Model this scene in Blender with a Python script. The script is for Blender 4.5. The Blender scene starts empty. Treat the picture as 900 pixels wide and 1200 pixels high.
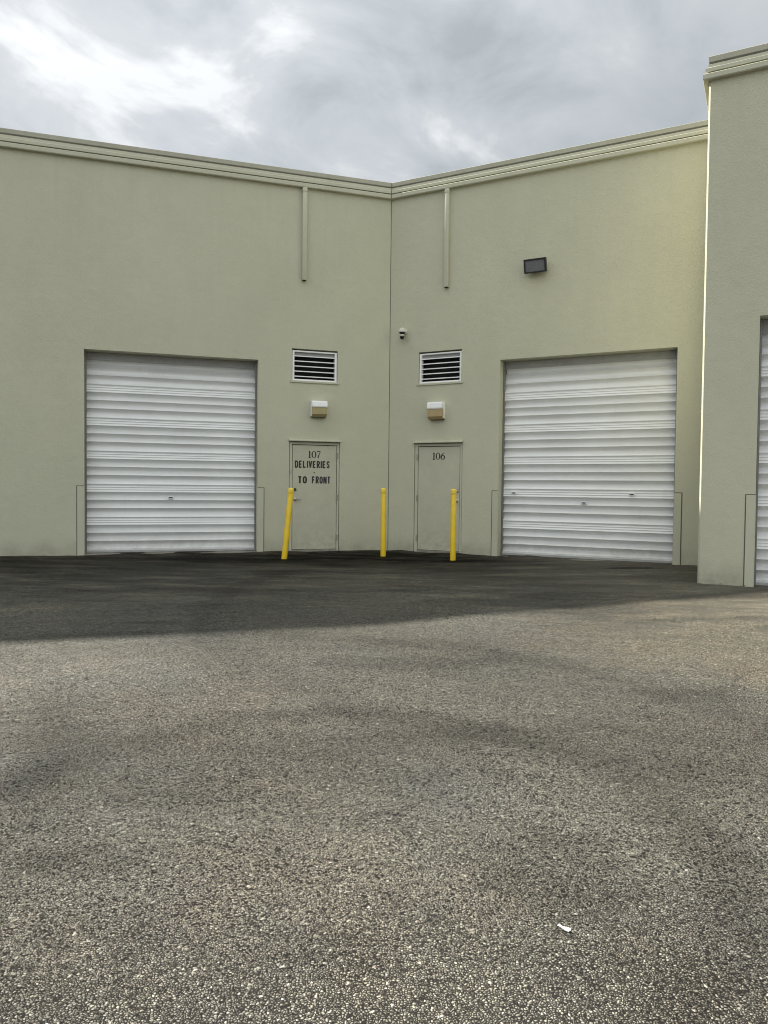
import bpy, bmesh, math, random
from mathutils import Vector, Matrix, noise
random.seed(7)
S = bpy.context.scene
COL = S.collection

# ------------------------------------------------------------------ camera
cd = bpy.data.cameras.new("camera")
cam = bpy.data.objects.new("camera", cd)
COL.objects.link(cam)
cd.sensor_fit = 'VERTICAL'
cd.sensor_height = 36.0
cd.lens = 26.167
cd.clip_start = 0.05
cd.clip_end = 2000
R_ = Vector((9.99944509e-01, 3.29357920e-04, 1.05294719e-02))
U_ = Vector((-0.01053462, 0.0312626, 0.99945569))
F_ = Vector((0.0, 0.99951115, -0.03126433))
CAMZ = 1.2586
M = Matrix.Identity(4)
for i in range(3):
    M[i][0] = R_[i]; M[i][1] = U_[i]; M[i][2] = -F_[i]
M[2][3] = CAMZ
cam.matrix_world = M
S.camera = cam

# ------------------------------------------------------------------ sun, sky, exposure
sun_dir = Vector((-0.9403, 0.6207, 1.0)).normalized()
SUN_EL = math.asin(sun_dir.z)
SUN_AZ = math.atan2(sun_dir.x, sun_dir.y)
sl = bpy.data.lights.new("sun", 'SUN')
sl.energy = 4.3
sl.angle = math.radians(1.1)
sl.color = (1.0, 0.95, 0.86)
so = bpy.data.objects.new("sun", sl)
COL.objects.link(so)
so.rotation_euler = sun_dir.to_track_quat('Z', 'Y').to_euler()
so.location = (-20, 14, 22)

S.cycles.filter_width = 1.05
S.view_settings.view_transform = 'Standard'
S.view_settings.look = 'None'
S.view_settings.gamma = 1
S.view_settings.use_curve_mapping = False
S.view_settings.exposure = 1.48
SKY_STRENGTH = 0.10

W = bpy.data.worlds.new("World")
S.world = W
W.use_nodes = True


class NT:
    """small helper round a node tree"""
    def __init__(s, tree):
        s.t = tree
        s.n = tree.nodes
        s.n.clear()

    def node(s, typ, **kw):
        n = s.n.new(typ)
        for k, v in kw.items():
            setattr(n, k, v)
        return n

    def put(s, sock, v):
        if isinstance(v, bpy.types.NodeSocket):
            s.t.links.new(v, sock)
        elif v is not None:
            sock.default_value = v

    def math(s, op, a, b=None, c=None, clamp=False):
        n = s.node('ShaderNodeMath', operation=op, use_clamp=clamp)
        s.put(n.inputs[0], a); s.put(n.inputs[1], b)
        if c is not None: s.put(n.inputs[2], c)
        return n.outputs[0]

    def vmath(s, op, a, b=None):
        n = s.node('ShaderNodeVectorMath', operation=op)
        s.put(n.inputs[0], a)
        if b is not None: s.put(n.inputs[1], b)
        return n.outputs['Value'] if op in ('DOT_PRODUCT', 'LENGTH', 'DISTANCE') else n.outputs[0]

    def scale(s, a, f):
        n = s.node('ShaderNodeVectorMath', operation='SCALE')
        s.put(n.inputs[0], a); s.put(n.inputs['Scale'], f)
        return n.outputs[0]

    def noise(s, vec, scale, detail=4, rough=.5, dist=0.0, out='Fac'):
        n = s.node('ShaderNodeTexNoise')
        s.put(n.inputs['Vector'], vec)
        n.inputs['Scale'].default_value = scale
        n.inputs['Detail'].default_value = detail
        n.inputs['Roughness'].default_value = rough
        n.inputs['Distortion'].default_value = dist
        return n.outputs[out]

    def voro(s, vec, scale, feature='F1', out='Distance', rnd=1.0):
        n = s.node('ShaderNodeTexVoronoi', feature=feature)
        s.put(n.inputs['Vector'], vec)
        n.inputs['Scale'].default_value = scale
        n.inputs['Randomness'].default_value = rnd
        return n.outputs[out]

    def ramp(s, fac, stops, interp='LINEAR'):
        n = s.node('ShaderNodeValToRGB')
        n.color_ramp.interpolation = interp
        e = n.color_ramp.elements
        while len(e) > 1: e.remove(e[-1])
        for i, (p, c) in enumerate(stops):
            if not isinstance(c, (tuple, list)): c = (c, c, c)
            el = e[0] if i == 0 else e.new(p)
            el.position = p
            el.color = tuple(c) + (1,)
        s.put(n.inputs[0], fac)
        return n.outputs[0]

    def maprange(s, v, a, b, c, d, smooth=False):
        n = s.node('ShaderNodeMapRange')
        if smooth: n.interpolation_type = 'SMOOTHSTEP'
        s.put(n.inputs[0], v)
        for i, x in enumerate((a, b, c, d)): s.put(n.inputs[1 + i], x)
        return n.outputs[0]

    def mix(s, fac, a, b, mode='MIX'):
        n = s.node('ShaderNodeMix', data_type='RGBA', blend_type=mode)
        s.put(n.inputs[0], fac)
        for sock, v in ((n.inputs[6], a), (n.inputs[7], b)):
            if isinstance(v, (tuple, list)) and len(v) == 3: v = tuple(v) + (1,)
            s.put(sock, v)
        return n.outputs[2]

    def mapping(s, vec, loc=(0, 0, 0), rot=(0, 0, 0), sc=(1, 1, 1)):
        n = s.node('ShaderNodeMapping')
        s.put(n.inputs[0], vec)
        n.inputs[1].default_value = loc; n.inputs[2].default_value = rot; n.inputs[3].default_value = sc
        return n.outputs[0]


w = NT(W.node_tree)
sky = w.node('ShaderNodeTexSky', sky_type='NISHITA', sun_disc=False)
sky.sun_elevation = SUN_EL
sky.sun_rotation = SUN_AZ
sky.air_density = 1.0
sky.dust_density = 1.5
wd = w.node('ShaderNodeTexCoord').outputs['Generated']
sep = w.node('ShaderNodeSeparateXYZ'); w.put(sep.inputs[0], wd)
den = w.math('ADD', w.math('MAXIMUM', sep.outputs['Z'], 0.0), 0.16)
comb = w.node('ShaderNodeCombineXYZ')
w.put(comb.inputs[0], w.math('DIVIDE', sep.outputs['X'], den))
w.put(comb.inputs[1], w.math('DIVIDE', sep.outputs['Y'], den))
cuv = w.mapping(w.mapping(comb.outputs[0], rot=(0, 0, math.radians(-60))), loc=(0.35, 0.2, 0), sc=(.80, 1.12, 1.0))
n1 = w.noise(cuv, 3.1, 9, .56, .55)
n2 = w.noise(w.mapping(comb.outputs[0], loc=(3.1, 1.7, 0)), 1.3, 3, .5)
cl = w.math('ADD', w.math('MULTIPLY', n1, .72), w.math('MULTIPLY', n2, .28))
# clouds thin out and brighten towards the sun; the unseen far side is front-lit, its brightness raised to fill the walls
sd = w.vmath('DOT_PRODUCT', wd, tuple(sun_dir))
toward = w.maprange(sd, .30, 1.0, 0.0, 1.0, True)
contrast = w.maprange(sd, .40, .78, .8, 1.35, True)
c2 = w.math('ADD', .5, w.math('MULTIPLY', w.math('SUBTRACT', cl, .5), contrast))
ccol = w.ramp(c2, [(.34, (.52, .555, .568)), (.47, (.69, .725, .735)), (.56, (.79, .818, .825)), (.66, (1.10, 1.115, 1.105))])
front = w.maprange(sd, -.25, .36, 1.9, 1.0, True)
# unseen sky behind the camera, sunward side, brightened to lift the right wing's walls
lobe = w.maprange(w.vmath('DOT_PRODUCT', wd, (-.63, -.48, .61)), .15, .92, 1.0, 1.75, True)
# an overcast sky is brightest overhead
overhead = w.math('ADD', w.math('MULTIPLY', w.math('MAXIMUM', sep.outputs['Z'], 0.0), 1.1), .45)
lobe = w.math('MULTIPLY', lobe, overhead)
front = w.math('MULTIPLY', front, lobe)
gain = w.math('MULTIPLY', front, w.math('ADD', 2.80, w.math('MULTIPLY', toward, .60)))
ccol = w.scale(ccol, gain)
skymix = w.mix(.93, sky.outputs[0], ccol)
bg = w.node('ShaderNodeBackground'); w.put(bg.inputs[0], skymix); bg.inputs[1].default_value = SKY_STRENGTH
wo = w.node('ShaderNodeOutputWorld'); w.put(wo.inputs[0], bg.outputs[0])


# ------------------------------------------------------------------ the plan of the place
C0 = Vector((0.0886, 15.1998, 0.0))                # the inner corner where the two wings meet
uL = Vector((-0.95277212, -0.30368616, 0)); nL = Vector((0.30368616, -0.95277212, 0))
uR = Vector((0.8884517, -0.45897012, 0));   nR = Vector((-0.45897012, -0.8884517, 0))
ZT = 7.416      # top of the parapet
PROJ = 1.927    # how far the end unit stands out
SB = 6.006      # where it starts along the right wing


class Frame:
    def __init__(s, o, u, n): s.o, s.u, s.n = o, u, n
    def __call__(s, a, z, n=0.0):                    # along the wall, up, out of the wall
        p = s.o + s.u * a + s.n * n
        return Vector((p.x, p.y, z))


FL = Frame(C0, uL, nL)
FR = Frame(C0, uR, nR)
FE = Frame(C0 + nR * PROJ, uR, nR)                   # face of the end unit
FS = Frame(C0 + uR * SB, nR, -uR)                    # its return side


def smin(a, b, k=.5):
    h = max(k - abs(a - b), 0) / k
    return min(a, b) - h * h * k * .25


def walldist(x, y):
    p = Vector((x, y, 0)) - C0
    return smin(p.dot(nL), p.dot(nR))


def G(x, y):
    """height of the paved yard: it falls gently away from the walls"""
    d = walldist(x, y)
    t = min(max(d, 0), 16)
    z = -0.0353 * (t if t < 10 else 10 + (t - 10) * (1 - (t - 10) / 12))
    if d < 18:
        v = Vector((x * .55, y * .55, 0))
        z += .018 * noise.noise(v) * min(1, max(d, 0) / 2.0)
        if d > -.5:
            z += (.030 * noise.noise(Vector((x * 1.6, y * 1.6, 4))) + .010 * noise.noise(Vector((x * 5, y * 5, 8))) + .010) * math.exp(-max(d, 0) / .6)
    return z


# ------------------------------------------------------------------ materials
def mat(name):
    m = bpy.data.materials.new(name)
    m.use_nodes = True
    return m, NT(m.node_tree)


def finish(t, base, rough=.6, bump=None, bstr=.3, bdist=.01, metallic=0.0, spec=.5, coat=None):
    b = t.node('ShaderNodeBsdfPrincipled')
    if isinstance(base, (tuple, list)): base = tuple(base) + (1,)
    t.put(b.inputs['Base Color'], base)
    t.put(b.inputs['Roughness'], rough)
    t.put(b.inputs['Metallic'], metallic)
    t.put(b.inputs['Specular IOR Level'], spec)
    if bump is not None:
        bn = t.node('ShaderNodeBump')
        bn.inputs['Strength'].default_value = bstr
        bn.inputs['Distance'].default_value = bdist
        t.put(bn.inputs['Height'], bump)
        t.put(b.inputs['Normal'], bn.outputs[0])
    o = t.node('ShaderNodeOutputMaterial')
    t.put(o.inputs[0], b.outputs[0])
    return b


def objco(t):
    return t.node('ShaderNodeTexCoord').outputs['Object']


WALLC = (.500, .491, .368)


def make_stucco():
    m, t = mat("stucco_paint")
    co = objco(t)
    big = t.noise(co, .45, 4, .55)
    mid = t.noise(t.mapping(co, sc=(1, 1, .45)), 2.3, 5, .6)
    fine = t.noise(co, 70, 3, .6)
    pit = t.voro(co, 95)
    v = t.math('ADD', t.maprange(big, .3, .7, .965, 1.035), t.maprange(mid, .25, .75, -.032, .032))
    v = t.math('ADD', v, t.maprange(fine, .3, .7, -.03, .03))
    sepz = t.node('ShaderNodeSeparateXYZ'); t.put(sepz.inputs[0], co)
    z = sepz.outputs['Z']
    # splash dirt along the foot of the wall
    dn = t.noise(co, 3.4, 5, .65)
    dirt = t.math('MULTIPLY', t.maprange(z, .0, .38, 1, 0, True), t.maprange(dn, .32, .7, .15, 1.0))
    # thin run-off streaks
    st = t.noise(t.mapping(co, sc=(3.2, 3.2, .10)), 2.2, 4, .6)
    streak = t.math('MULTIPLY', t.maprange(st, .56, .76, 0, .07), t.maprange(z, 4.4, 7.2, 0.2, 1, True))
    col = t.scale(WALLC, v)
    col = t.mix(streak, col, (.24, .23, .17))
    col = t.mix(t.math('MULTIPLY', dirt, .55), col, (.20, .185, .135))
    h = t.math('ADD', t.math('MULTIPLY', fine, .6), t.math('MULTIPLY', pit, .5))
    h = t.math('ADD', h, t.math('MULTIPLY', t.noise(co, 6, 3, .5), 1.5))
    finish(t, col, .78, h, .5, .010, spec=.3)
    return m


def make_trim():
    m, t = mat("trim_paint")
    co = objco(t)
    v = t.maprange(t.noise(t.mapping(co, sc=(1, 1, .3)), 2.0, 5, .6), .25, .75, .93, 1.05)
    col = t.scale((.485, .476, .362), v)
    dn = t.noise(co, 7, 5, .7)
    col = t.mix(t.maprange(dn, .58, .8, 0, .22), col, (.22, .20, .15))
    finish(t, col, .62, t.noise(co, 40, 3, .6), .15, .003, spec=.4)
    return m


def make_doorpaint():
    m, t = mat("door_paint")
    co = objco(t)
    v = t.maprange(t.noise(co, 3, 5, .6), .25, .75, .93, 1.05)
    col = t.scale((.475, .464, .347), v)
    dn = t.noise(co, 9, 5, .7)
    sepz = t.node('ShaderNodeSeparateXYZ'); t.put(sepz.inputs[0], co)
    low = t.maprange(sepz.outputs['Z'], .0, .6, .4, .0, True)
    col = t.mix(t.math('MULTIPLY', t.maprange(dn, .42, .75, 0, 1), t.math('ADD', low, .10)), col, (.19, .175, .13))
    finish(t, col, .48, t.noise(co, 120, 2, .5), .08, .002, spec=.5)
    return m


def make_white_steel():
    m, t = mat("white_roller_steel")
    co = objco(t)
    v = t.maprange(t.noise(co, 1.4, 5, .6), .25, .75, .93, 1.04)
    col = t.scale((.785, .79, .778), v)
    st = t.noise(t.mapping(co, sc=(7, 7, .5)), 1.5, 5, .65)
    col = t.mix(t.maprange(st, .56, .82, 0, .12), col, (.36, .36, .34))
    sp = t.noise(co, 26, 3, .7)
    col = t.mix(t.maprange(sp, .70, .78, 0, .4), col, (.28, .27, .25))
    sepz = t.node('ShaderNodeSeparateXYZ'); t.put(sepz.inputs[0], co)
    low = t.math('MULTIPLY', t.maprange(sepz.outputs['Z'], .02, .5, .5, 0, True), t.maprange(t.noise(co, 6, 5, .7), .35, .7, .2, 1))
    col = t.mix(low, col, (.36, .33, .28))
    finish(t, col, t.maprange(t.noise(co, 5, 4, .6), .3, .7, .30, .46), t.noise(t.mapping(co, sc=(1, 1, .6)), 3.5, 3, .5), .12, .006, spec=.5)
    return m


def simple(name, c, rough=.5, metallic=0.0, var=.06, sc=12, spec=.5, dirtc=None, dirt=0.0, bstr=.08):
    m, t = mat(name)
    co = objco(t)
    v = t.maprange(t.noise(co, sc, 4, .6), .25, .75, 1 - var, 1 + var)
    col = t.scale(c, v)
    if dirtc:
        col = t.mix(t.maprange(t.noise(co, sc * .6, 5, .7), .45, .75, 0, dirt), col, dirtc)
    finish(t, col, rough, t.noise(co, sc * 8, 2, .5), bstr, .002, metallic, spec)
    return m


def make_asphalt():
    m, t = mat("worn_asphalt")
    co = objco(t)
    wob = t.noise(co, 30, 2, .5, 0, 'Color')
    cw = t.vmath('ADD', co, t.scale(t.vmath('SUBTRACT', wob, (.5, .5, .5)), .012))
    # the exposed stones: two sizes packed close, dark binder in the gaps
    e1 = t.voro(cw, 104, 'DISTANCE_TO_EDGE'); r1 = t.voro(cw, 104, out='Color')
    e2 = t.voro(cw, 70, 'DISTANCE_TO_EDGE'); r2 = t.voro(cw, 70, out='Color')
    s1 = t.node('ShaderNodeSeparateColor'); t.put(s1.inputs[0], r1)
    s2 = t.node('ShaderNodeSeparateColor'); t.put(s2.inputs[0], r2)
    lose = t.noise(co, 1.3, 5, .62)                       # where stones have been torn out
    lose2 = t.noise(co, 30, 3, .6)
    ll = t.math('ADD', t.math('MULTIPLY', lose, .45), t.math('MULTIPLY', lose2, .55))
    st1 = t.math('MULTIPLY', t.maprange(e1, .05, .20, 0, 1, True), t.math('GREATER_THAN', s1.outputs[0], t.maprange(ll, .42, .66, .0, .24)))
    st2 = t.math('MULTIPLY', t.maprange(e2, .05, .18, 0, 1, True), t.math('GREATER_THAN', s2.outputs[0], t.maprange(ll, .36, .66, .84, .97)))
    c1 = t.ramp(s1.outputs[1], [(0, (.085, .083, .071)), (.3, (.165, .161, .137)), (.75, (.265, .260, .224)), (.95, (.315, .31, .272)), (1, (.41, .40, .36))])
    c2 = t.ramp(s2.outputs[1], [(0, (.13, .127, .110)), (.6, (.235, .230, .198)), (.92, (.34, .335, .295)), (1, (.54, .53, .49))])
    base = t.ramp(t.noise(co, 150, 3, .6), [(.3, (.008, .008, .008)), (.6, (.020, .019, .018)), (.75, (.055, .053, .045))])
    col = t.mix(st1, base, c1)
    col = t.mix(st2, col, c2)
    col = t.vmath('MULTIPLY', col, (1.29, 1.27, 1.21))
    # broad tone: wear, tyre sweeps, reddish and bluish patches
    b1 = t.noise(co, .33, 4, .55); b2 = t.noise(t.mapping(co, rot=(0, 0, .5), sc=(.5, 1.3, 1)), .9, 5, .6)
    v = t.math('ADD', t.maprange(b1, .3, .7, .90, 1.24), t.maprange(b2, .28, .72, -.17, .20))
    col = t.scale(col, v)

    def arc(cx, cy, r, wd, amt, seed):
        dist = t.vmath('DISTANCE', t.vmath('MULTIPLY', co, (1, 1, 0)), (cx, cy, 0))
        dist = t.math('ADD', dist, t.math('MULTIPLY', t.math('SUBTRACT', t.noise(t.mapping(co, loc=(seed, 0, 0)), .8, 3, .5), .5), .5))
        f = t.maprange(t.math('ABSOLUTE', t.math('SUBTRACT', dist, r)), 0, wd, 1, 0, True)
        br = t.maprange(t.noise(t.mapping(co, loc=(0, seed, 0)), .7, 4, .6), .34, .58, .2, 1)
        return t.math('MULTIPLY', t.math('MULTIPLY', f, br), amt)
    for a in [(-.3, 3.4, 1.75, .28, .62, 1.3), (-1.5, 3.2, 4.4, .35, .5, 5.1), (3.5, 9.5, 5.6, .4, .4, 9.7),
              (-6, 3.0, 4.3, .45, .45, 14.2), (1.0, -2.0, 6.7, .4, .45, 21.0)]:
        col = t.mix(arc(*a), col, t.scale(col, .34))
    red = t.maprange(t.noise(t.mapping(co, loc=(7, 3, 0)), .55, 4, .6), .5, .72, 0, .3)
    col = t.mix(red, col, t.vmath('MULTIPLY', col, (1.14, .95, .84)))
    blu = t.maprange(t.noise(t.mapping(co, loc=(17, 9, 0)), .8, 4, .6), .5, .7, 0, .5)
    col = t.mix(blu, col, t.vmath('MULTIPLY', col, (.88, .95, 1.10)))
    # dirt and oil along the walls, widened to paint in the building's shade
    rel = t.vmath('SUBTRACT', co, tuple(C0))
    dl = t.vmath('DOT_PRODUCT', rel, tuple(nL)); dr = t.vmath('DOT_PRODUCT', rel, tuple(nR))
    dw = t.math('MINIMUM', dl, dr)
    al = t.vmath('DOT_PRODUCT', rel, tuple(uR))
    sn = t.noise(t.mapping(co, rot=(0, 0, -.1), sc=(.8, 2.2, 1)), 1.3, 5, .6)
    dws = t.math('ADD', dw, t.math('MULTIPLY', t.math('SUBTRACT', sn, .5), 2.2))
    stain_shade = t.math('MULTIPLY', t.maprange(dws, .1, 5.4, 1, 0, True), t.maprange(al, 1.6, 5.2, 1, .10, True))
    col = t.mix(t.math('MULTIPLY', stain_shade, .80), col, (.029, .027, .022))
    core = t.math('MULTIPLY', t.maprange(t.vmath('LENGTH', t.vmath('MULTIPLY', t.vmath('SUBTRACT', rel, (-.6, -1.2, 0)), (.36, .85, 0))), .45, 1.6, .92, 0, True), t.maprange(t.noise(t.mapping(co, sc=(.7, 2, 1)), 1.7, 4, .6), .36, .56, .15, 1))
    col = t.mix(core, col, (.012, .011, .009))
    matte = t.math('MAXIMUM', core, t.math('MULTIPLY', stain_shade, .9))
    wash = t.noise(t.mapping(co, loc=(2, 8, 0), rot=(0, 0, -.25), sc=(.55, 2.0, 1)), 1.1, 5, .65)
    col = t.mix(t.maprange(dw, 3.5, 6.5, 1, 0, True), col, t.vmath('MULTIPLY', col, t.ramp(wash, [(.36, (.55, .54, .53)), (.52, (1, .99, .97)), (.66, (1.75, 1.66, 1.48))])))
    # silt and sand washed against the foot of the walls, more of it to the right
    sil = t.math('MULTIPLY', t.maprange(dw, .0, .75, 1, 0, True), t.maprange(t.noise(t.mapping(co, sc=(1, 1.8, 1)), 1.9, 5, .65), .42, .62, 0, .75))
    col = t.mix(sil, col, (.150, .132, .098))
    san = t.math('MULTIPLY', t.math('MULTIPLY', t.maprange(al, 1.5, 6.5, 0, 1, True), t.maprange(dw, 2.2, 5.0, 1, 0, True)), t.maprange(t.noise(t.mapping(co, loc=(5, 5, 0), rot=(0, 0, .45), sc=(.6, 1.8, 1)), .9, 4, .6), .38, .58, .25, .75))
    col = t.mix(san, col, t.vmath('ADD', t.vmath('MULTIPLY', col, (.62, .60, .56)), (.098, .086, .062)))

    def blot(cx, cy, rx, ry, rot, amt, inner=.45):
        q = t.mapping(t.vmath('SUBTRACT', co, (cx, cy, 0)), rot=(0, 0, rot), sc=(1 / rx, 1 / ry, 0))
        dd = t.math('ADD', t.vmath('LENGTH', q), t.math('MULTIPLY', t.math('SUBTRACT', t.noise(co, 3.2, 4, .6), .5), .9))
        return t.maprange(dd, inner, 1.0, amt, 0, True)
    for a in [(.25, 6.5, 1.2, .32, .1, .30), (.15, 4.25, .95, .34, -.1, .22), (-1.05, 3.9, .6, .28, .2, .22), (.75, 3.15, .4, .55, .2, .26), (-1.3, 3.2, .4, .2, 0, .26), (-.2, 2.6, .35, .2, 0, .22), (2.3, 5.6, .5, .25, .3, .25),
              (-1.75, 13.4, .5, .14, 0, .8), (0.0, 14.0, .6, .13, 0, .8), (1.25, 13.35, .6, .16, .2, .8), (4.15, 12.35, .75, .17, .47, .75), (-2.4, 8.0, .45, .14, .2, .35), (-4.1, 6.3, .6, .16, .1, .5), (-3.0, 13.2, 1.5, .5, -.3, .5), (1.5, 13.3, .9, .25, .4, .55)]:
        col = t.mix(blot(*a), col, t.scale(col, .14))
    for a in [(-3.0, 6.0, 2.4, 1.5, .1, .62), (3.2, 7.2, 2.9, 2.0, -.2, .72), (4.4, 5.4, 2.2, 2.2, 0, .5)]:  # left patch paints the sun's sheen into the colour; the others are sandy dust
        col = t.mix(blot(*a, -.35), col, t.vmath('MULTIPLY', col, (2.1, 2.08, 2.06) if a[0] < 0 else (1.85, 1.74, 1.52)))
    # hair cracks
    ck = t.voro(t.vmath('ADD', co, t.scale(t.noise(co, 1.5, 4, .6, 0, 'Color'), .8)), .42, 'DISTANCE_TO_EDGE')
    ckm = t.math('MULTIPLY', t.maprange(ck, .0, .005, 1, 0), t.maprange(t.noise(co, .5, 3, .5), .52, .62, 0, .7))
    col = t.mix(ckm, col, (.02, .02, .02))
    h1 = t.math('MULTIPLY', st1, t.maprange(e1, 0, .42, .25, 1.0, True))
    h2 = t.math('MULTIPLY', st2, t.maprange(e2, 0, .42, .6, 1.7, True))
    h = t.math('ADD', t.math('MAXIMUM', h1, h2), t.math('MULTIPLY', t.noise(co, 14, 3, .5), 1.2))
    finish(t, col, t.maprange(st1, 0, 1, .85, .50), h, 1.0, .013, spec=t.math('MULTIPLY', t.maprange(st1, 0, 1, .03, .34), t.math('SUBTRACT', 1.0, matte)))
    return m


M_WALL = make_stucco()
M_TRIM = make_trim()
M_DOOR = make_doorpaint()
M_STEEL = make_white_steel()
M_ASPH = make_asphalt()
M_COPING = simple("coping_metal", (.43, .418, .325), .5, var=.06, sc=4, dirtc=(.2, .185, .14), dirt=.3)
M_JOINT_SHADE = simple("joint_sealant_groove_shade", (.115, .107, .078), .8, var=.2, sc=8)
M_VOID = simple("vent_shadow_cavity", (.012, .012, .013), .9)
M_WHITE = simple("white_enamel", (.84, .84, .82), .4, var=.04, sc=9, dirtc=(.42, .40, .34), dirt=.25)
M_GREYP = simple("grey_panel", (.26, .26, .255), .5, var=.1, sc=9)
M_HOOD = simple("grey_header_steel", (.36, .36, .35), .5, var=.08, sc=6, dirtc=(.2, .19, .17), dirt=.4)
M_GUIDE = simple("galvanised_guide", (.22, .22, .21), .5, .5, var=.15, sc=7)
M_BLACK = simple("black_housing", (.018, .018, .019), .45)
M_YEL = simple("yellow_plastic", (.78, .53, .012), .38, var=.05, sc=5, dirtc=(.34, .22, .04), dirt=.42, bstr=.04)
M_YCAP = simple("pale_yellow_cap", (.82, .60, .06), .38, var=.05, sc=9, bstr=.04)
M_HINGE = simple("painted_hinge", (.30, .285, .21), .5, var=.1, sc=20)
M_METAL = simple("brushed_metal", (.42, .41, .39), .35, .9, var=.1, sc=20)
M_DARKM = simple("dark_bronze_metal", (.07, .065, .055), .4, .7, var=.15, sc=20)
M_INK = simple("black_lettering", (.018, .018, .02), .55)
M_SLOT = simple("slot_dark", (.05, .05, .05), .6)
M_TANLENS = simple("olive_tan_lens", (.40, .34, .17), .3, var=.08, sc=14, dirtc=(.22, .18, .08), dirt=.35)
M_AMBLENS = simple("amber_brown_lens", (.43, .33, .165), .3, var=.08, sc=14, dirtc=(.26, .16, .06), dirt=.35)
M_LENS = simple("frosted_lamp_glass", (.15, .157, .17), .18, var=.10, sc=25)
M_CREAM = simple("cream_plastic", (.60, .58, .48), .4, var=.04, sc=10)
M_DOME = simple("smoked_dome", (.012, .012, .014), .12)
M_ROOF = simple("roof_membrane", (.42, .42, .40), .8, var=.1, sc=1)
M_CONC = simple("threshold_concrete", (.26, .245, .20), .8, var=.2, sc=6, dirtc=(.08, .075, .06), dirt=.7)
M_TWIG = simple("dry_twig", (.055, .042, .030), .8)
M_PAPER = simple("white_paper", (.80, .80, .79), .6, var=.03)
M_LEAF = simple("dry_leaf", (.10, .062, .030), .7, var=.2)


# ------------------------------------------------------------------ mesh helpers
class MB:
    def __init__(s): s.v = []; s.f = []

    def add(s, verts, faces):
        b = len(s.v)
        s.v += [Vector(v) for v in verts]
        s.f += [tuple(i + b for i in f) for f in faces]

    def box(s, fr, a0, a1, z0, z1, n0, n1, bev=0.0):
        bm = bmesh.new()
        vs = [bm.verts.new((a, z, n)) for a in (a0, a1) for z in (z0, z1) for n in (n0, n1)]
        for f in ((0, 1, 3, 2), (4, 6, 7, 5), (0, 4, 5, 1), (2, 3, 7, 6), (0, 2, 6, 4), (1, 5, 7, 3)):
            bm.faces.new([vs[i] for i in f])
        if bev > 0:
            bmesh.ops.bevel(bm, geom=list(bm.edges), offset=bev, segments=2, affect='EDGES', profile=.5)
        bm.verts.index_update()
        s.add([fr(v.co.x, v.co.y, v.co.z) for v in bm.verts], [[v.index for v in f.verts] for f in bm.faces])
        bm.free()

    def prism(s, pts0, pts1):
        n = len(pts0)
        s.add(list(pts0) + list(pts1), [tuple(range(n)), tuple(range(2 * n - 1, n - 1, -1))] +
              [(i, (i + 1) % n, n + (i + 1) % n, n + i) for i in range(n)])

    def tube(s, path, radii, seg=12, cap=True):
        rings = []
        for i, p in enumerate(path):
            p = Vector(p)
            d = (Vector(path[min(i + 1, len(path) - 1)]) - Vector(path[max(i - 1, 0)])).normalized()
            x = d.orthogonal().normalized() if i == 0 else (X - d * X.dot(d)).normalized()
            X = x
            y = d.cross(x)
            r = radii[i] if isinstance(radii, (list, tuple)) else radii
            rings.append([p + (x * math.cos(k * math.tau / seg) + y * math.sin(k * math.tau / seg)) * r for k in range(seg)])
        b = len(s.v)
        for r in rings: s.v += r
        for i in range(len(rings) - 1):
            for k in range(seg):
                k2 = (k + 1) % seg
                s.f.append((b + i * seg + k, b + i * seg + k2, b + (i + 1) * seg + k2, b + (i + 1) * seg + k))
        if cap:
            s.f.append(tuple(b + k for k in range(seg))[::-1])
            s.f.append(tuple(b + (len(rings) - 1) * seg + k for k in range(seg)))

    def lathe(s, prof, seg=24, origin=(0, 0, 0), axis=None):
        """prof: list of (radius, height) turned about the z axis (or axis) through origin"""
        rot = Vector((0, 0, 1)).rotation_difference(Vector(axis)).to_matrix() if axis else Matrix.Identity(3)
        o = Vector(origin); b = len(s.v)
        for r, h in prof:
            for k in range(seg):
                a = k * math.tau / seg
                s.v.append(o + rot @ Vector((r * math.cos(a), r * math.sin(a), h)))
        for i in range(len(prof) - 1):
            for k in range(seg):
                k2 = (k + 1) % seg
                s.f.append((b + i * seg + k, b + i * seg + k2, b + (i + 1) * seg + k2, b + (i + 1) * seg + k))
        s.f.append(tuple(b + k for k in range(seg))[::-1])
        s.f.append(tuple(b + (len(prof) - 1) * seg + k for k in range(seg)))

    def build(s, name, material, parent=None, smooth=None, base=None):
        me = bpy.data.meshes.new(name)
        base = root_loc(parent) if base is None else Vector(base)
        me.from_pydata([v - base for v in s.v], [], s.f)
        bm = bmesh.new(); bm.from_mesh(me)
        bmesh.ops.remove_doubles(bm, verts=bm.verts, dist=1e-5)
        bmesh.ops.recalc_face_normals(bm, faces=bm.faces)
        bm.to_mesh(me); bm.free()
        me.materials.append(material)
        if smooth is not None:
            for p in me.polygons: p.use_smooth = True
            me.set_sharp_from_angle(angle=math.radians(smooth))
        o = bpy.data.objects.new(name, me)
        COL.objects.link(o)
        if parent is not None: o.parent = parent
        else: o.location = base
        return o


def root_loc(o):
    v = Vector((0, 0, 0))
    while o is not None:
        v += o.location; o = o.parent
    return v


def empty(name, loc, label, cat, group=None):
    o = bpy.data.objects.new(name, None)
    o.empty_display_size = .2
    COL.objects.link(o)
    o.location = loc
    o["label"] = label; o["category"] = cat
    if group: o["group"] = group
    return o


def tag(o, label, cat, group=None):
    o["label"] = label; o["category"] = cat
    if group: o["group"] = group


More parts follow.
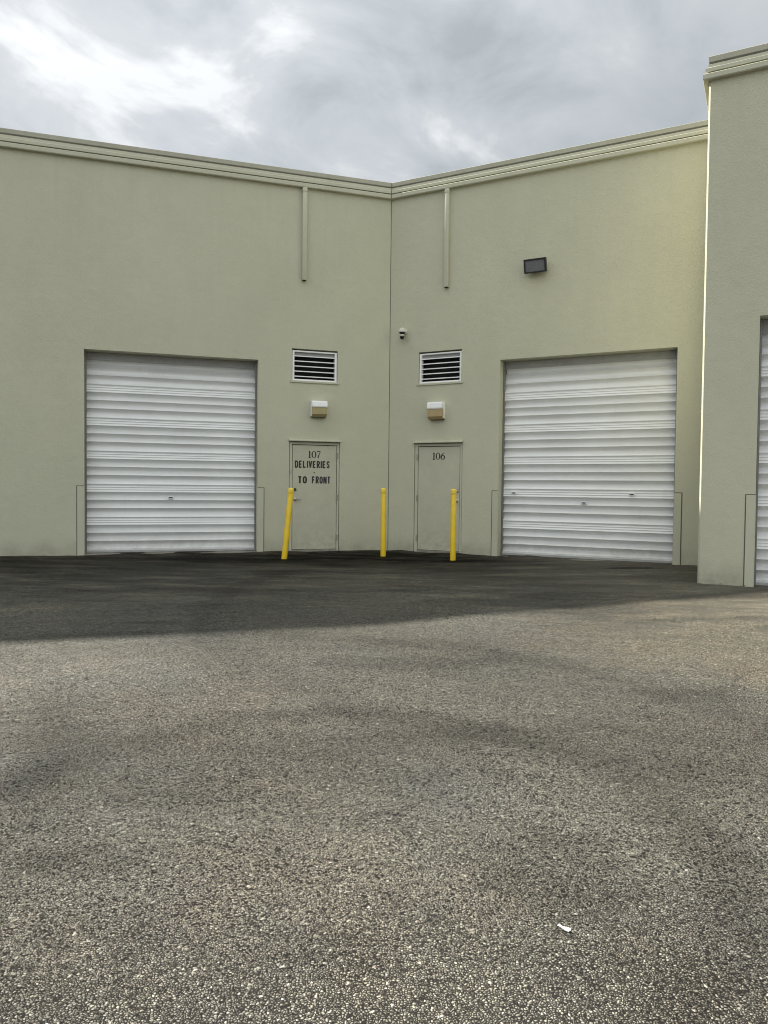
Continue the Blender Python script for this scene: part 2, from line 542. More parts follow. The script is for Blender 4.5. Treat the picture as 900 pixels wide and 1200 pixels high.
# ------------------------------------------------------------------ ground
def axis(lo, hi, flo, fhi, step):
    xs = []
    x = flo
    while x <= fhi + 1e-6: xs.append(x); x += step
    s_ = step; x = flo
    left = []
    while x > lo: s_ *= 1.35; x -= s_; left.append(max(x, lo))
    s_ = step; x = xs[-1]
    right = []
    while x < hi: s_ *= 1.35; x += s_; right.append(min(x, hi))
    return left[::-1] + xs + right


gx = axis(-600, 600, -11, 10, .14)
gy = axis(-600, 600, .6, 16, .14)
gv = [(x, y, G(x, y)) for y in gy for x in gx]
nx = len(gx)
gf = [(j * nx + i, j * nx + i + 1, (j + 1) * nx + i + 1, (j + 1) * nx + i) for j in range(len(gy) - 1) for i in range(nx - 1)]
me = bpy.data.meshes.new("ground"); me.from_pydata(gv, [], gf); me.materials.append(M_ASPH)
for p in me.polygons: p.use_smooth = True
ground = bpy.data.objects.new("ground", me); COL.objects.link(ground)
ground["kind"] = "structure"

# ------------------------------------------------------------------ the warehouse
B = empty("warehouse", C0, "olive beige stucco warehouse with white roller doors, bent at an inner corner", "building")


def wall_sheet(mb, fr, a0, a1, z0, z1, holes, depth, back=.46):
    """a thick wall with openings: face, reveals and a closed back"""
    xs = sorted({a0, a1, *[h[0] for h in holes], *[h[1] for h in holes]})
    zs = sorted({z0, z1, *[h[2] for h in holes], *[h[3] for h in holes]})
    for i in range(len(xs) - 1):
        for j in range(len(zs) - 1):
            cx, cz = (xs[i] + xs[i + 1]) / 2, (zs[j] + zs[j + 1]) / 2
            if any(h[0] < cx < h[1] and h[2] < cz < h[3] for h in holes): continue
            mb.add([fr(xs[i], zs[j]), fr(xs[i + 1], zs[j]), fr(xs[i + 1], zs[j + 1]), fr(xs[i], zs[j + 1])], [(0, 1, 2, 3)])
    for h in holes:
        A, Bb, Z0, Z1 = h[:4]
        dp = h[4] if len(h) > 4 else depth
        loop = [(A, Z0), (A, Z1), (Bb, Z1), (Bb, Z0)]
        for k in range(4):
            p, q = loop[k], loop[(k + 1) % 4]
            mb.add([fr(*p), fr(*q), fr(q[0], q[1], -dp), fr(p[0], p[1], -dp)], [(0, 1, 2, 3)])
    mb.add([fr(a0, z0, -back), fr(a1, z0, -back), fr(a1, z1, -back), fr(a0, z1, -back)], [(0, 1, 2, 3)])
    mb.add([fr(a0, z1), fr(a1, z1), fr(a1, z1, -back), fr(a0, z1, -back)], [(0, 1, 2, 3)])


ZB = -.45
LEN_L = 24.0
LEN_E = SB + 10.0
DZ = 3.712
doorL = (2.660, 5.782); doorR = (2.335, 5.466); doorE = (6.732, 9.86)
ventL = (1.092, 2.008, 3.345, 3.976, .24); ventR = (.643, 1.562, 3.345, 3.976, .24)
sdL = (1.035, 2.050, .0, 2.168); sdR = (.572, 1.598, .0, 2.168)

mb = MB(); wall_sheet(mb, FL, 0, LEN_L, ZB, ZT - .02, [(*doorL, ZB, DZ), ventL, (sdL[0], sdL[1], ZB, sdL[3])], .42); mb.build("wall", M_WALL, B)
mb = MB(); wall_sheet(mb, FR, 0, SB, ZB, ZT - .02, [(*doorR, ZB, DZ), ventR, (sdR[0], sdR[1], ZB, sdR[3])], .42); mb.build("wall", M_WALL, B)
mb = MB(); CH = .024
wall_sheet(mb, FE, SB + CH, LEN_E, ZB, ZT - .02, [(*doorE, ZB, DZ)], .42)
wall_sheet(mb, FS, 0, PROJ - CH, ZB, ZT - .02, [], .1, .44)
CH = .024                                            # chamfered arris of the end unit
q0 = [FE(SB + CH, ZB), FS(PROJ - CH, ZB)]; q1 = [FE(SB + CH, ZT - .34), FS(PROJ - CH, ZT - .34)]
mb.add([q0[0], q0[1], q1[1], q1[0]], [(0, 1, 2, 3)])
mb.build("wall", M_WALL, B)

# roof with its back walls (behind the parapet, seen only from above)
foot = [FL(LEN_L, 0, -.48), FL(0, 0, -.48), FR(0, 0, -.48), FR(SB + .49, 0, -.48), FE(SB + .49, 0, -.48), FE(LEN_E, 0, -.48), FE(LEN_E, 0, -22), FR(-2, 0, -24), FL(LEN_L, 0, -22)]
mb = MB()
mb.prism([Vector((p.x, p.y, -.4)) for p in foot], [Vector((p.x, p.y, 6.95)) for p in foot])
mb.build("roof", M_ROOF, B)

# parapet cornice: one profile swept along the faces, mitred at the corners
cop = [(-.47, ZT), (.006, ZT), (.012, ZT - .006), (.004, ZT - .076), (-.004, ZT - .080), (-.07, ZT - .080)]
prof = [(-.07, ZT - .0805), (-.066, ZT - .108), (.004, ZT - .110), (.010, ZT - .114), (.012, ZT - .156),
        (.046, ZT - .178), (.046, ZT - .228), (-.010, ZT - .232), (-.010, ZT - .252), (.064, ZT - .258), (.076, ZT - .268), (.076, ZT - .330), (.068, ZT - .342), (0.0, ZT - .346)]
pathpts = [FL(LEN_L, 0), C0.copy(), FR(SB, 0), FE(SB, 0), FE(LEN_E, 0)]
segn = [nL, nR, -uR, nR]


def sweep(mb, pts, normals, prof):
    rows = []
    for i, p in enumerate(pts):
        if i == 0: m = normals[0]
        elif i == len(pts) - 1: m = normals[-1]
        else:
            a, b = normals[i - 1], normals[i]
            m = (a + b) / (1 + a.dot(b))
        rows.append([Vector((p.x + m.x * d, p.y + m.y * d, z)) for d, z in prof])
    k = len(prof)
    b0 = len(mb.v)
    for r in rows: mb.v += r
    for i in range(len(rows) - 1):
        for j in range(k - 1):
            mb.f.append((b0 + i * k + j, b0 + i * k + j + 1, b0 + (i + 1) * k + j + 1, b0 + (i + 1) * k + j))


mb = MB(); sweep(mb, pathpts, segn, prof); mb.build("cornice", M_TRIM, B)
for g0, g1, gn in ((.0815, .1075, .0025), (.2335, .2525, .020)):  # dark strips laid in the grooves stand in for their shade
    mb = MB(); sweep(mb, pathpts, segn, [(gn - .02, ZT - g0), (gn, ZT - g0), (gn, ZT - g1), (gn - .02, ZT - g1)]); mb.build("cornice_groove_shade", M_JOINT_SHADE, B)
mb = MB(); sweep(mb, pathpts, segn, cop); mb.build("coping", M_COPING, B)

# the control joint in the inner corner
mb = MB()
m_ = (nL + nR) / (1 + nL.dot(nR))
pts = []
for z in [ZB + k * .25 for k in range(int((7.06 - ZB) / .25) + 1)] + [7.06]:
    jx = .0025 * noise.noise(Vector((3, 0, z * 1.3)))
    pts.append((C0 + m_ * .0 + uL * (.002 + jx) - uR * (.002 - jx), z))
ring0 = None
for (p, z), (q, z2) in zip(pts[:-1], pts[1:]):
    def quad(c, zz): return [Vector((c.x, c.y, zz)) + uL * .007 + nL * .003, Vector((c.x, c.y, zz)) + m_ * .006, Vector((c.x, c.y, zz)) + uR * .007 + nR * .003]
    a, b = quad(p, z), quad(q, z2)
    mb.add(a + b, [(0, 1, 4, 3), (1, 2, 5, 4)])
mb.build("corner_joint", M_JOINT_SHADE, B)
mb = MB()
rows = [(d + .003, z) for d, z in cop[1:-1] + prof[:-1]]
for dd in (0,):
    a = [Vector((C0.x, C0.y, z)) + m_ * d + uL * .006 for d, z in rows]
    b = [Vector((C0.x, C0.y, z)) + m_ * (d + .004) for d, z in rows]
    c = [Vector((C0.x, C0.y, z)) + m_ * d + uR * .006 for d, z in rows]
    for i in range(len(rows) - 1):
        mb.add([a[i], b[i], b[i + 1], a[i + 1]], [(0, 1, 2, 3)])
        mb.add([b[i], c[i], c[i + 1], b[i + 1]], [(0, 1, 2, 3)])
mb.build("cornice_joint", M_JOINT_SHADE, B)


# ------------------------------------------------------------------ roller doors
def curtain_profile(ztop):
    """corrugated sheet: hollow flutes between narrow ridges, with a ribbed lap every third flute"""
    ridges = []                                     # (z_low, z_high, kind)
    z = .085
    seq = [('f', .152), ('f', .148), ('seam', .31)]
    out = [(.03, .0), (.05, .004), (.085, .006)]

    def flute(z0, z1, dep, n=18):
        for k in range(1, n + 1):
            t = k / n
            s = math.sin(math.pi * t ** 1.05)
            out.append((z0 + (z1 - z0) * t, .006 - dep * (s ** .9)))
    i = 0
    while z < ztop:
        kind, h = ('f', .145) if i == 0 else seq[(i - 1) % 3]
        if kind == 'f': flute(z, z + h, .088)
        else:
            # just above the ridge: flat lap with three small ribs, then a flute
            y = z
            for dz, n in [(.018, -.006), (.034, -.010), (.040, -.003), (.048, -.003), (.054, -.010), (.080, -.012), (.086, -.004), (.094, -.004),
                          (.100, -.011), (.124, -.010), (.130, -.002), (.138, -.001), (.146, .003)]:
                out.append((y + dz, n))
            flute(z + .152, z + h, .078)
        z += h; i += 1
    return [p for p in out if p[0] <= ztop]


def roller_door(fr, a0, a1, zlow, slots):
    PN = -.225
    prof = curtain_profile(3.62)
    mb = MB()
    N = 40
    rows = []
    for k in range(N + 1):
        a = a0 + .012 + (a1 - a0 - .024) * k / N
        row = []
        for z, n in prof:
            w_ = .004 * noise.noise(Vector((a * 1.1, z * .8, a0))) + .0015 * noise.noise(Vector((a * 4, z * 3, a0 + 9)))
            curl = -.30 * max(0, (z - 3.22) / .38) ** 2 * .45
            row.append(fr(a, z + zlow + .0025 * noise.noise(Vector((a * .9, z * .6, a0 + 5))), PN + n + w_ + curl))
        rows.append(row)
    L = len(prof)
    for r in rows: mb.v += r
    for i in range(N):
        for j in range(L - 1):
            mb.f.append((i * L + j, (i + 1) * L + j, (i + 1) * L + j + 1, i * L + j + 1))
    d = mb.build("roller_door", M_STEEL, B, smooth=50)
    m = MB()
    for q in (0,):
        m.box(fr, a0 + .02, a1 - .02, .012 + zlow, .055 + zlow, PN - .02, PN + .03, .006)
    m.build("bottom_bar", M_HOOD, d)
    m = MB(); m.box(fr, a0 + .004, a1 - .004, 3.575 + min(zlow, 0), DZ - .003, -.33, -.29, .004); m.build("header_panel", M_HOOD, d)
    m = MB(); m.box(fr, a0 + .004, a1 - .004, 3.30, DZ - .003, -.418, -.40); m.build("drum_shadow_box", M_VOID, d)
    for (x0, x1) in ((a0 + .002, a0 + .030), (a1 - .030, a1 - .002)):
        m = MB(); m.box(fr, x0, x1, -.2, 3.70, PN - .03, PN + .032, .003); m.build("guide_rail", M_GUIDE, d)
    for (sa, sz) in slots:
        m = MB(); m.box(fr, sa - .052, sa + .052, sz - .026, sz + .026, PN - .012, PN + .014, .004); pl = m.build("lock_plate", M_STEEL, d)
        m = MB(); m.box(fr, sa - .034, sa + .034, sz - .011, sz + .011, PN + .008, PN + .018, .003); m.build("lock_slot", M_SLOT, d)
    # worn concrete threshold under the curtain
    m = MB(); m.box(fr, a0 + .003, a1 - .003, -.25, .012 + zlow - .006, -.40, -.012, .004); m.build("threshold", M_CONC, d)
    return d


roller_door(FL, *doorL, .010, [(4.27, 1.047)])
roller_door(FR, *doorR, .0, [(2.572, 1.204), (4.736, 1.203), (3.896, 1.038)])
roller_door(FE, *doorE, -.07, [(8.3, .97)])


# steel jamb guards at the foot of each roller door opening
def jamb_guard(fr, edge, outward, ztop, zbot=-.35):
    wdt = .115
    a0, a1 = sorted((edge, edge + outward * wdt))
    m = MB()
    m.box(fr, a0, a1, zbot, ztop, -.002, .015, .004)
    e0, e1 = sorted((edge, edge - outward * .006))
    m.box(fr, e0, e1, zbot, ztop, -.16, .0140)
    g = m.build("jamb_guard", M_TRIM, B)
    m = MB()
    o0, o1 = sorted((edge + outward * (wdt + .001), edge + outward * (wdt + .014)))
    m.box(fr, o0, o1, zbot, ztop + .014, -.002, .004)
    t0, t1 = sorted((edge, edge + outward * (wdt + .001)))
    m.box(fr, t0, t1, ztop + .001, ztop + .014, -.002, .004)
    m.build("sealant_line", M_JOINT_SHADE, g)


for fr, (a0, a1), zt, right in ((FL, doorL, 1.246, 1), (FR, doorR, 1.234, 1), (FE, doorE, 1.222, 1)):
    jamb_guard(fr, a0, -1, zt)
    jamb_guard(fr, a1, 1, zt)


# ------------------------------------------------------------------ louvre vents
def louver_vent(fr, v):
    a0, a1, z0, z1 = v[:4]
    st = .040
    m = MB()
    n0, n1 = -.11, -.018
    m.box(fr, a0 + .012, a0 + .012 + st, z0 + .012, z1 - .030, n0, n1, .003)
    m.box(fr, a1 - .012 - st, a1 - .012, z0 + .012, z1 - .030, n0, n1, .003)
    m.box(fr, a0 + .012 + st, a1 - .012 - st, z1 - .058, z1 - .030, n0, n1 - .003, .003)
    m.box(fr, a0 + .012 + st, a1 - .012 - st, z0 + .012, z0 + .045, n0, n1 - .003, .003)
    f = m.build("louver_vent", M_WHITE, B)
    m = MB(); m.box(fr, a0 + .004, a1 - .004, z0 + .004, z1 - .004, -.235, -.225); m.build("dark_cavity", M_VOID, f)
    ia0, ia1 = a0 + .012 + st + .001, a1 - .012 - st - .001
    zt = z1 - .060
    pitch = .0985
    for k in range(5):
        z = zt - .088 - k * pitch
        m = MB()
        th = .019
        m.prism([fr(ia0, z, n1 - .006), fr(ia0, z + th, n1 - .006), fr(ia0, z + .032, n0), fr(ia0, z + .024, n0)],
                [fr(ia1, z, n1 - .006), fr(ia1, z + th, n1 - .006), fr(ia1, z + .032, n0), fr(ia1, z + .024, n0)])
        m.build("slat", M_WHITE, f)
    m = MB(); m.box(fr, ia0, ia1, zt - .060, zt - .002, -.075, -.068); m.build("blank_panel", M_GREYP, f)
    m = MB(); m.box(fr, a0 - .030, a1 + .030, z0 - .030, z0 + .010, -.05, .022, .005); m.build("sill", M_TRIM, f)
    return f


louver_vent(FL, ventL)
louver_vent(FR, ventR)


# ------------------------------------------------------------------ lettering
BLOCK = {   # condensed block capitals as strokes on a 0.5 x 1 cell
    'D': [[(0, 0), (0, 1)], [(0, .92), (.22, .92), (.34, .80), (.34, .20), (.22, .08), (0, .08)]],
    'E': [[(0, 0), (0, 1)], [(0, .92), (.34, .92)], [(0, .51), (.28, .51)], [(0, .08), (.34, .08)]],
    'L': [[(0, 0), (0, 1)], [(0, .08), (.33, .08)]],
    'I': [[(0, 0), (0, 1)]],
    'V': [[(-.02, 1), (.17, .03)], [(.17, .03), (.36, 1)]],
    'R': [[(0, 0), (0, 1)], [(0, .92), (.22, .92), (.33, .82), (.33, .62), (.22, .50), (0, .50)], [(.16, .50), (.35, 0)]],
    'S': [[(.34, .76), (.30, .88), (.17, .93), (.05, .88), (.01, .74), (.06, .60), (.28, .42), (.34, .27), (.29, .12), (.17, .07), (.04, .12), (0, .26)]],
    'T': [[(.18, 0), (.18, 1)], [(-.02, .92), (.38, .92)]],
    'O': [[(0, .30), (0, .70), (.05, .87), (.17, .93), (.29, .87), (.34, .70), (.34, .30), (.29, .13), (.17, .07), (.05, .13), (0, .30), (0, .5)]],
    'F': [[(0, 0), (0, 1)], [(0, .92), (.33, .92)], [(0, .51), (.27, .51)]],
    'N': [[(0, 0), (0, 1)], [(0, .97), (.36, .03)], [(.36, 0), (.36, 1)]],
}


def block_word(txt, wid=.225):
    V, Fc = [], []
    x = 0
    for ch in txt:
        if ch == ' ': x += .62; continue
        for k, line in enumerate(BLOCK[ch]):
            v, f = stroke(line, wid if abs(line[0][0] - line[-1][0]) < .06 or ch in 'VN' else wid * .92)
            b = len(V)
            V += [q + Vector((x, 0, k * .02)) for q in v]; Fc += [tuple(i + b for i in g) for g in f]
        x += (0 if ch == 'I' else .35) + wid + .085
    return V, Fc


def place_glyphs(mb, V, Fc, fr, aL, aR, z0, z1, n):
    """fit flat glyphs into a rectangle: aL is the reader's left edge"""
    x0 = min(v.x for v in V); x1 = max(v.x for v in V); y0 = min(v.y for v in V); y1 = max(v.y for v in V)
    mb.add([fr(aL + (aR - aL) * (v.x - x0) / (x1 - x0), z0 + (z1 - z0) * (v.y - y0) / (y1 - y0), n + .02 * v.z) for v in V], Fc)


def stroke(pts, wid, mul=1.0):
    V, Fc = [], []
    for i, p in enumerate(pts):
        a = pts[max(i - 1, 0)]; b = pts[min(i + 1, len(pts) - 1)]
        d = Vector((b[0] - a[0], b[1] - a[1], 0)).normalized()
        nn = Vector((-d.y, d.x, 0)); w_ = (wid[i] if isinstance(wid, list) else wid) * mul
        V += [Vector((p[0], p[1], 0)) + nn * w_ / 2, Vector((p[0], p[1], 0)) - nn * w_ / 2]
    for i in range(len(pts) - 1): Fc.append((2 * i, 2 * i + 1, 2 * i + 3, 2 * i + 2))
    return V, Fc


def serif_digits(txt, heavy=1.0):
    """book-face figures drawn as swelling strokes"""
    V, Fc = [], []

    def put(st, x):
        v, f = st; b = len(V)
        V.extend([q + Vector((x, 0, 0)) for q in v]); Fc.extend([tuple(i + b for i in g) for g in f])

    def ell(cx, cy, rx, ry, thick, thin, a0=0, a1=360, n=40):
        pts, wd = [], []
        for k in range(n + 1):
            a = math.radians(a0 + (a1 - a0) * k / n)
            pts.append((cx + rx * math.cos(a), cy + ry * math.sin(a)))
            wd.append(thin + (thick - thin) * abs(math.cos(a)) ** 1.5)
        return stroke(pts, wd, heavy)
    x = 0
    for ch in txt:
        if ch == '1':
            put(stroke([(.2, 0.02), (.2, 1)], .13, heavy), x); put(stroke([(.02, .02), (.38, .02)], .05, heavy), x); put(stroke([(.2, .98), (.10, .90), (.02, .87)], [.08, .06, .03], heavy), x); x += .50
        elif ch == '0':
            put(ell(.33, .5, .27, .47, .13, .045), x); x += .74
        elif ch == '7':
            put(stroke([(.04, .80), (.05, .95), (.56, .95)], [.04, .09, .10], heavy), x); put(stroke([(.56, .95), (.42, .66), (.28, .34), (.22, .0)], [.05, .07, .11, .13], heavy), x); x += .64
        elif ch == '6':
            put(ell(.33, .32, .26, .29, .13, .05), x); put(stroke([(.60, .97), (.38, .88), (.18, .66), (.075, .34)], [.04, .07, .11, .13], heavy), x); x += .68
    return V, Fc


# ------------------------------------------------------------------ service doors
def service_door(fr, hole, leaf, mirror, number, sign):
    a0, a1, _, zt = hole
    l0, l1 = leaf
    zb = .040
    m = MB(); m.box(fr, l0 + .007, l1 - .007, zb + .008, 2.098, -.070, -.022, .003)
    d = m.build("service_door", M_DOOR, B)
    nf = -.022
    # frame
    m = MB()
    m.box(fr, a0 + .010, l0 - .003, -.3, zt - .008, -.16, -.012, .003)
    m.box(fr, l1 + .003, a1 - .010, -.3, zt - .008, -.16, -.012, .003)
    m.box(fr, l0 - .003, l1 + .003, 2.111, zt - .008, -.16, -.0125, .003)
    m.build("door_frame", M_TRIM, d)
    m = MB(); m.box(fr, a0 + .001, a1 - .001, -.3, zt - .001, -.40, -.162); m.box(fr, l0 - .002, l1 + .002, -.3, 2.110, -.1615, -.080); m.build("gap_shadow", M_VOID, d)
    m = MB(); m.box(fr, l0 - .003, l1 + .003, -.3, zb, -.079, .012, .004); m.build("threshold", M_CONC, d)
    m = MB()
    ca, cb = a0 - .012, a1 + .012
    m.prism([fr(ca, 2.172, .0), fr(ca, 2.172, .062), fr(ca, 2.182, .066), fr(ca, 2.196, .062), fr(ca, 2.212, .0)],
            [fr(cb, 2.172, .0), fr(cb, 2.172, .062), fr(cb, 2.182, .066), fr(cb, 2.196, .062), fr(cb, 2.212, .0)])
    m.build("drip_cap", M_TRIM, d)
    hinge_a, lock_a, inward = (l0, l1, -1) if mirror else (l0, l1, -1)
    if mirror: hinge_a, lock_a, inward = l0, l1, -1
    for hz in (1.90, 1.075, .275):
        m = MB()
        m.tube([fr(hinge_a, hz - .060, -.004), fr(hinge_a, hz + .060, -.004)], .010, 10)
        m.box(fr, hinge_a - .026, hinge_a - .0005, hz - .055, hz + .055, -.022, -.003)
        m.build("hinge", M_HINGE, d)
    # lever handle and deadbolt
    ha = lock_a - .062
    m = MB()
    m.lathe([(.033, 0), (.033, .008), (.026, .013), (.012, .015), (.012, .050)], 20, fr(ha, 1.034, nf), fr.n)
    m.tube([fr(ha + .008, 1.034, nf + .047), fr(ha - .03, 1.036, nf + .052), fr(ha - .075, 1.034, nf + .050), fr(ha - .115, 1.028, nf + .044)], [.011, .010, .009, .008], 10)
    m.build("lever_handle", M_METAL, d)
    m = MB()
    m.lathe([(.032, 0), (.030, .012), (.024, .020), (.010, .021)], 20, fr(ha + (0.006), 1.225, nf), fr.n)
    if sign is None:
        m.box(fr, ha - .036, ha + .040, 1.205, 1.275, nf, nf + .004, .001)
    m.build("deadbolt", M_METAL if sign is None else M_DARKM, d)
    if sign:
        m = MB(); m.box(fr, l1 + .018, l1 + .044, 1.535, 1.60, -.006, -.001, .001); m.box(fr, l1 + .024, l1 + .038, 1.545, 1.590, -.0005, .003); m.build("strike_plate", M_METAL, d)
    nn = nf + .0025
    m = MB(); V, Fc = serif_digits(number[0], 1.45); place_glyphs(m, V, Fc, fr, *number[1:], nn); m.build("unit_number", M_INK, d)
    if sign:
        for txt, aL, aR, z0, z1 in sign:
            m = MB(); V, Fc = block_word(txt); place_glyphs(m, V, Fc, fr, aL, aR, z0, z1, nn); m.build("lettering", M_INK, d)
        m = MB(); c = 1.545
        m.add([fr(c + .013 * math.cos(k * math.tau / 12), 1.562 + .013 * math.sin(k * math.tau / 12), nn) for k in range(12)], [tuple(range(12))])
        m.build("centre_dot", M_INK, d)
    return d


service_door(FL, sdL, (1.087, 1.986), False, ("107", 1.664, 1.418, 1.850, 1.990),
             [("DELIVERIES", 1.935, 1.232, 1.650, 1.797), ("TO", 1.862, 1.690, 1.344, 1.492), ("FRONT", 1.592, 1.225, 1.344, 1.492)])
service_door(FR, sdR, (.646, 1.546), True, ("106", .964, 1.228, 1.842, 1.985), None)


# ------------------------------------------------------------------ overflow downspouts
def downspout(fr, a, z0, z1):
    m = MB()
    m.box(fr, a - .046, a + .046, z0, z1, -.001, .078, .012)
    d = m.build("downspout", M_TRIM, B, smooth=40)
    m = MB(); m.box(fr, a - .034, a + .034, z0 - .004, z0 + .01, .010, .067); m.build("open_end", M_VOID, d)
    m = MB(); m.box(fr, a - .052, a + .052, z1 - .08, z1 - .045, .001, .084, .004); m.build("strap", M_TRIM, d)


downspout(FL, 1.785, 5.295, 7.075)
downspout(FR, 1.230, 5.185, 7.075)


# ------------------------------------------------------------------ wall lamps (wall packs)
def wall_lamp(fr, a0, a1, z0, z1, lens, label):
    h = z1 - z0
    b = fr((a0 + a1) / 2, z0, 0)
    r = empty("wall_lamp", b, label, "lamp", "lamps over the service doors")
    m = MB()
    m.box(fr, a0, a1, z0 + .012, z1, .002, .085, .008)
    m.build("back_housing", M_WHITE, r, smooth=40)
    m = MB()
    zs = z0 + h * .585
    m.prism([fr(a0 + .006, zs, .0855), fr(a0 + .006, zs, .172), fr(a0 + .006, zs + .02, .178), fr(a0 + .006, z1 - .035, .168), fr(a0 + .006, z1 - .006, .135), fr(a0 + .006, z1 - .004, .0855)],
            [fr(a1 - .006, zs, .0855), fr(a1 - .006, zs, .172), fr(a1 - .006, zs + .02, .178), fr(a1 - .006, z1 - .035, .168), fr(a1 - .006, z1 - .006, .135), fr(a1 - .006, z1 - .004, .0855)])
    m.build("hood", M_WHITE, r)
    m = MB()
    i = .012
    A = [(zs - .002, .0855), (zs - .002, .163), (z0 + .05, .155), (z0 + .008, .110), (z0 - .006, .0855)]
    m.prism([fr(a0 + i, z, n) for z, n in A], [fr(a1 - i, z, n) for z, n in A])
    m.build("lens", lens, r)
    m = MB(); m.box(fr, a0 + .02, a1 - .02, z0 - .010, z0 + .011, .01, .083, .003); m.build("base_gasket", M_DARKM, r)
    return r


wall_lamp(FL, 1.325, 1.640, 2.655, 2.968, M_TANLENS, "white wall lamp with olive tan lens above the door lettered DELIVERIES TO FRONT")
wall_lamp(FR, .905, 1.235, 2.630, 2.966, M_AMBLENS, "white wall lamp with amber brown lens above the door numbered 106")

# ------------------------------------------------------------------ floodlight
fb = FR(3.0, 5.34, 0)
fl = empty("floodlight", fb, "black framed floodlight with grey lens high on the right wall", "floodlight")
tilt = math.radians(18)


def ff(a, y, n):          # a box frame tipped forward: y up along the lamp, n out of its face
    return FR(3.02 + a, 5.345 + y * math.cos(tilt) - n * math.sin(tilt), .155 + n * math.cos(tilt) + y * math.sin(tilt))


m = MB()
hw, hh = .205, .125
m.box(ff, -hw, hw, hh - .028, hh, -.05, .02, .004); m.box(ff, -hw, hw, -hh, -hh + .028, -.05, .02, .004)
m.box(ff, -hw, -hw + .028, -hh + .028, hh - .028, -.05, .0195, .003); m.box(ff, hw - .028, hw, -hh + .028, hh - .028, -.05, .0195, .003)
m.build("bezel", M_BLACK, fl)
m = MB(); m.box(ff, -hw + .026, hw - .026, -hh + .026, hh - .026, -.045, .006, .002); m.build("lens", M_LENS, fl)
m = MB(); m.prism([ff(-hw, -hh, -.051), ff(hw, -hh, -.051), ff(hw, hh, -.051), ff(-hw, hh, -.051)],
                  [ff(-hw * .7, -hh * .7, -.11), ff(hw * .7, -hh * .7, -.11), ff(hw * .7, hh * .7, -.11), ff(-hw * .7, hh * .7, -.11)]); m.build("housing", M_BLACK, fl)
m = MB(); m.box(FR, 2.93, 3.07, 5.27, 5.41, .001, .05, .008); m.build("mounting_box", M_BLACK, fl)

# ------------------------------------------------------------------ security camera
a_, z_ = .325, 4.34
cb_ = FR(a_, z_, 0)
cc = empty("security_camera", cb_, "small cream dome security camera with black lens ball beside the corner joint", "camera")
m = MB(); m.lathe([(.055, .001), (.055, .018), (.040, .024)], 20, FR(a_ + .005, z_ + .075, 0), nR)
m.tube([FR(a_ + .005, z_ + .075, .018), FR(a_, z_ + .085, .07), FR(a_, z_ + .09, .11)], [.028, .028, .034], 12); m.build("wall_bracket", M_CREAM, cc, smooth=40)
m = MB()
co_ = FR(a_, z_ + .035, .115)
m.lathe([(.004, .098), (.030, .092), (.054, .074), (.068, .048), (.073, .018), (.074, .006), (.060, .004)], 24, co_); m.build("hood", M_CREAM, cc, smooth=50)
m = MB(); m.lathe([(.058, .0035), (.052, -.020), (.030, -.036)], 24, co_); m.build("collar", M_BLACK, cc, smooth=50)
m = MB(); m.lathe([(.030, -.036), (.046, -.044), (.050, -.070), (.047, -.074)], 24, co_); m.build("lens_ring", M_CREAM, cc, smooth=50)
m = MB(); m.lathe([(.045, -.0745), (.045, -.098), (.034, -.122), (.014, -.134), (.002, -.136)], 24, co_); m.build("lens_dome", M_DOME, cc, smooth=60)


# ------------------------------------------------------------------ bollards
def bollard(x, y, tip, label):
    z = G(x, y)
    r = empty("bollard", (x, y, z), label, "bollard", "yellow bollards before the service doors")
    H = 1.295
    m = MB()
    rr = .052
    m.lathe([(rr * 1.01, -.15), (rr * 1.01, .0), (rr, .02), (rr, H - .115), (rr * .94, H - .108), (rr * .94, H - .096), (rr * 1.0, H - .090)], 32, (x, y, z))
    m.build("sleeve", M_YEL, r, smooth=40)
    m = MB()
    m.lathe([(rr * 1.0, H - .0895), (rr * 1.03, H - .080), (rr * 1.03, H - .030), (rr * .98, H - .014), (rr * .80, H - .004), (rr * .45, H), (.001, H + .002)], 32, (x, y, z))
    m.build("cap", M_YCAP, r, smooth=40)
    t = Vector(tip)
    d = (Vector((t.x, t.y, t.z)) - Vector((x, y, z))).normalized()
    r.rotation_mode = 'QUATERNION'
    r.rotation_quaternion = Vector((0, 0, 1)).rotation_difference(d)
    return r


bollard(-1.8065, 13.5017, (-1.690, 13.53, 1.255), "yellow bollard leaning to one side before the DELIVERIES TO FRONT door")
bollard(-.0073, 14.1178, (-.014, 14.12, 1.278), "upright yellow bollard in front of the inner corner joint, between the two doors")
bollard(1.2591, 13.4921, (1.259, 13.50, 1.26), "upright yellow bollard in front of the door numbered 106")


# ------------------------------------------------------------------ litter
def on_ground(x, y, dz=0.0): return Vector((x, y, G(x, y) + dz))


m = MB()
px, py = .683, 2.708
outline = [(-.034, .004), (-.026, .011), (-.008, .012), (.014, .009), (.030, .002), (.036, -.006), (.024, -.011), (.006, -.009), (-.014, -.004), (-.028, .000)]
P0, P1 = [], []
for i, (dx, dy) in enumerate(outline):
    c, s = math.cos(-.35), math.sin(-.35)
    X, Y = px + (dx * c - dy * s) * .7, py + (dx * s + dy * c) * .9
    hz = .010 + .006 * math.sin(i * 1.7)
    P0.append(on_ground(X, Y, hz)); P1.append(on_ground(X, Y, hz + .0012))
m.prism(P0, P1)
o = m.build("paper_scrap", M_PAPER, None, base=on_ground(px, py)); tag(o, "small white paper scrap lying on the asphalt", "litter")


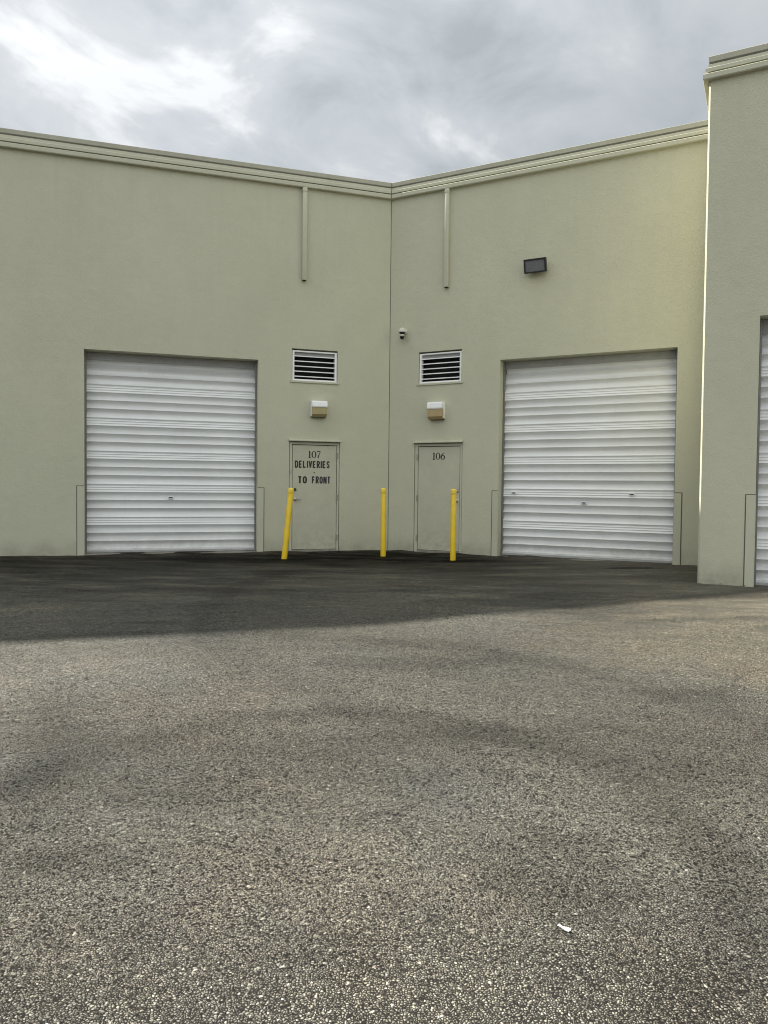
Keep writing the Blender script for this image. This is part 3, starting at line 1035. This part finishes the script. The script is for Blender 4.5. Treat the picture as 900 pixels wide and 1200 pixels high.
def twig(x, y, ang, ln, label):
    m = MB()
    pts = []
    for k in range(6):
        t = k / 5 - .5
        pts.append(on_ground(x + math.cos(ang) * ln * t + .01 * math.sin(k * 2.1), y + math.sin(ang) * ln * t + .012 * math.sin(k * 1.3), .012))
    m.tube(pts, [.002, .003, .003, .0025, .002, .001], 6)
    m.tube([pts[2], pts[2] + Vector((math.cos(ang + .7), math.sin(ang + .7), .05)) * ln * .22], [.002, .001], 5)
    o = m.build("twig", M_TWIG, None, base=on_ground(x, y)); tag(o, label, "twig", "twigs fallen on the asphalt")


twig(1.70, 8.50, 1.05, .34, "dark twig lying near the edge of the shadow, before the right roller door")
twig(1.02, 6.85, .95, .26, "short dark twig on the sunlit asphalt in line with the door numbered 106")
twig(1.46, 4.05, -.25, .13, "thin dark twig lying right of centre on the near asphalt")
twig(1.86, 5.0, -.2, .14, "thin dark twig at the right side of the sunlit yard")


def leaf(x, y, ang, ln, label):
    m = MB()
    P0, P1 = [], []
    for k in range(10):
        a = k * math.tau / 10
        dx, dy = math.cos(a) * ln * .5, math.sin(a) * ln * .22 * (1 - .4 * math.cos(a))
        X = x + dx * math.cos(ang) - dy * math.sin(ang); Y = y + dx * math.sin(ang) + dy * math.cos(ang)
        hz = .010 + .012 * abs(dy) / (ln * .2)
        P0.append(on_ground(X, Y, hz)); P1.append(on_ground(X, Y, hz + .0012))
    m.prism(P0, P1)
    o = m.build("dry_leaf", M_LEAF, None, base=on_ground(x, y)); tag(o, label, "leaf", "dry leaves on the asphalt")


leaf(2.45, 6.93, .4, .085, "curled brown leaf on the sunlit asphalt before the right roller door")
leaf(2.93, 5.15, .9, .075, "small brown leaf on the sunlit asphalt at the far right")

for a_, n_, g_, l_, lab in ((6.33, .05, .3, .07, "brown leaf against the foot of the right pier, nearest its jamb guard"), (6.62, .06, 1.4, .05, "tiny dark leaf at the foot of the jamb guard on the right pier"),
                            (6.05, .10, 2.2, .05, "tiny brown leaf at the left corner of the foot of the right pier")):
    p_ = FE(a_, 0, n_); leaf(p_.x, p_.y, g_, l_, lab)
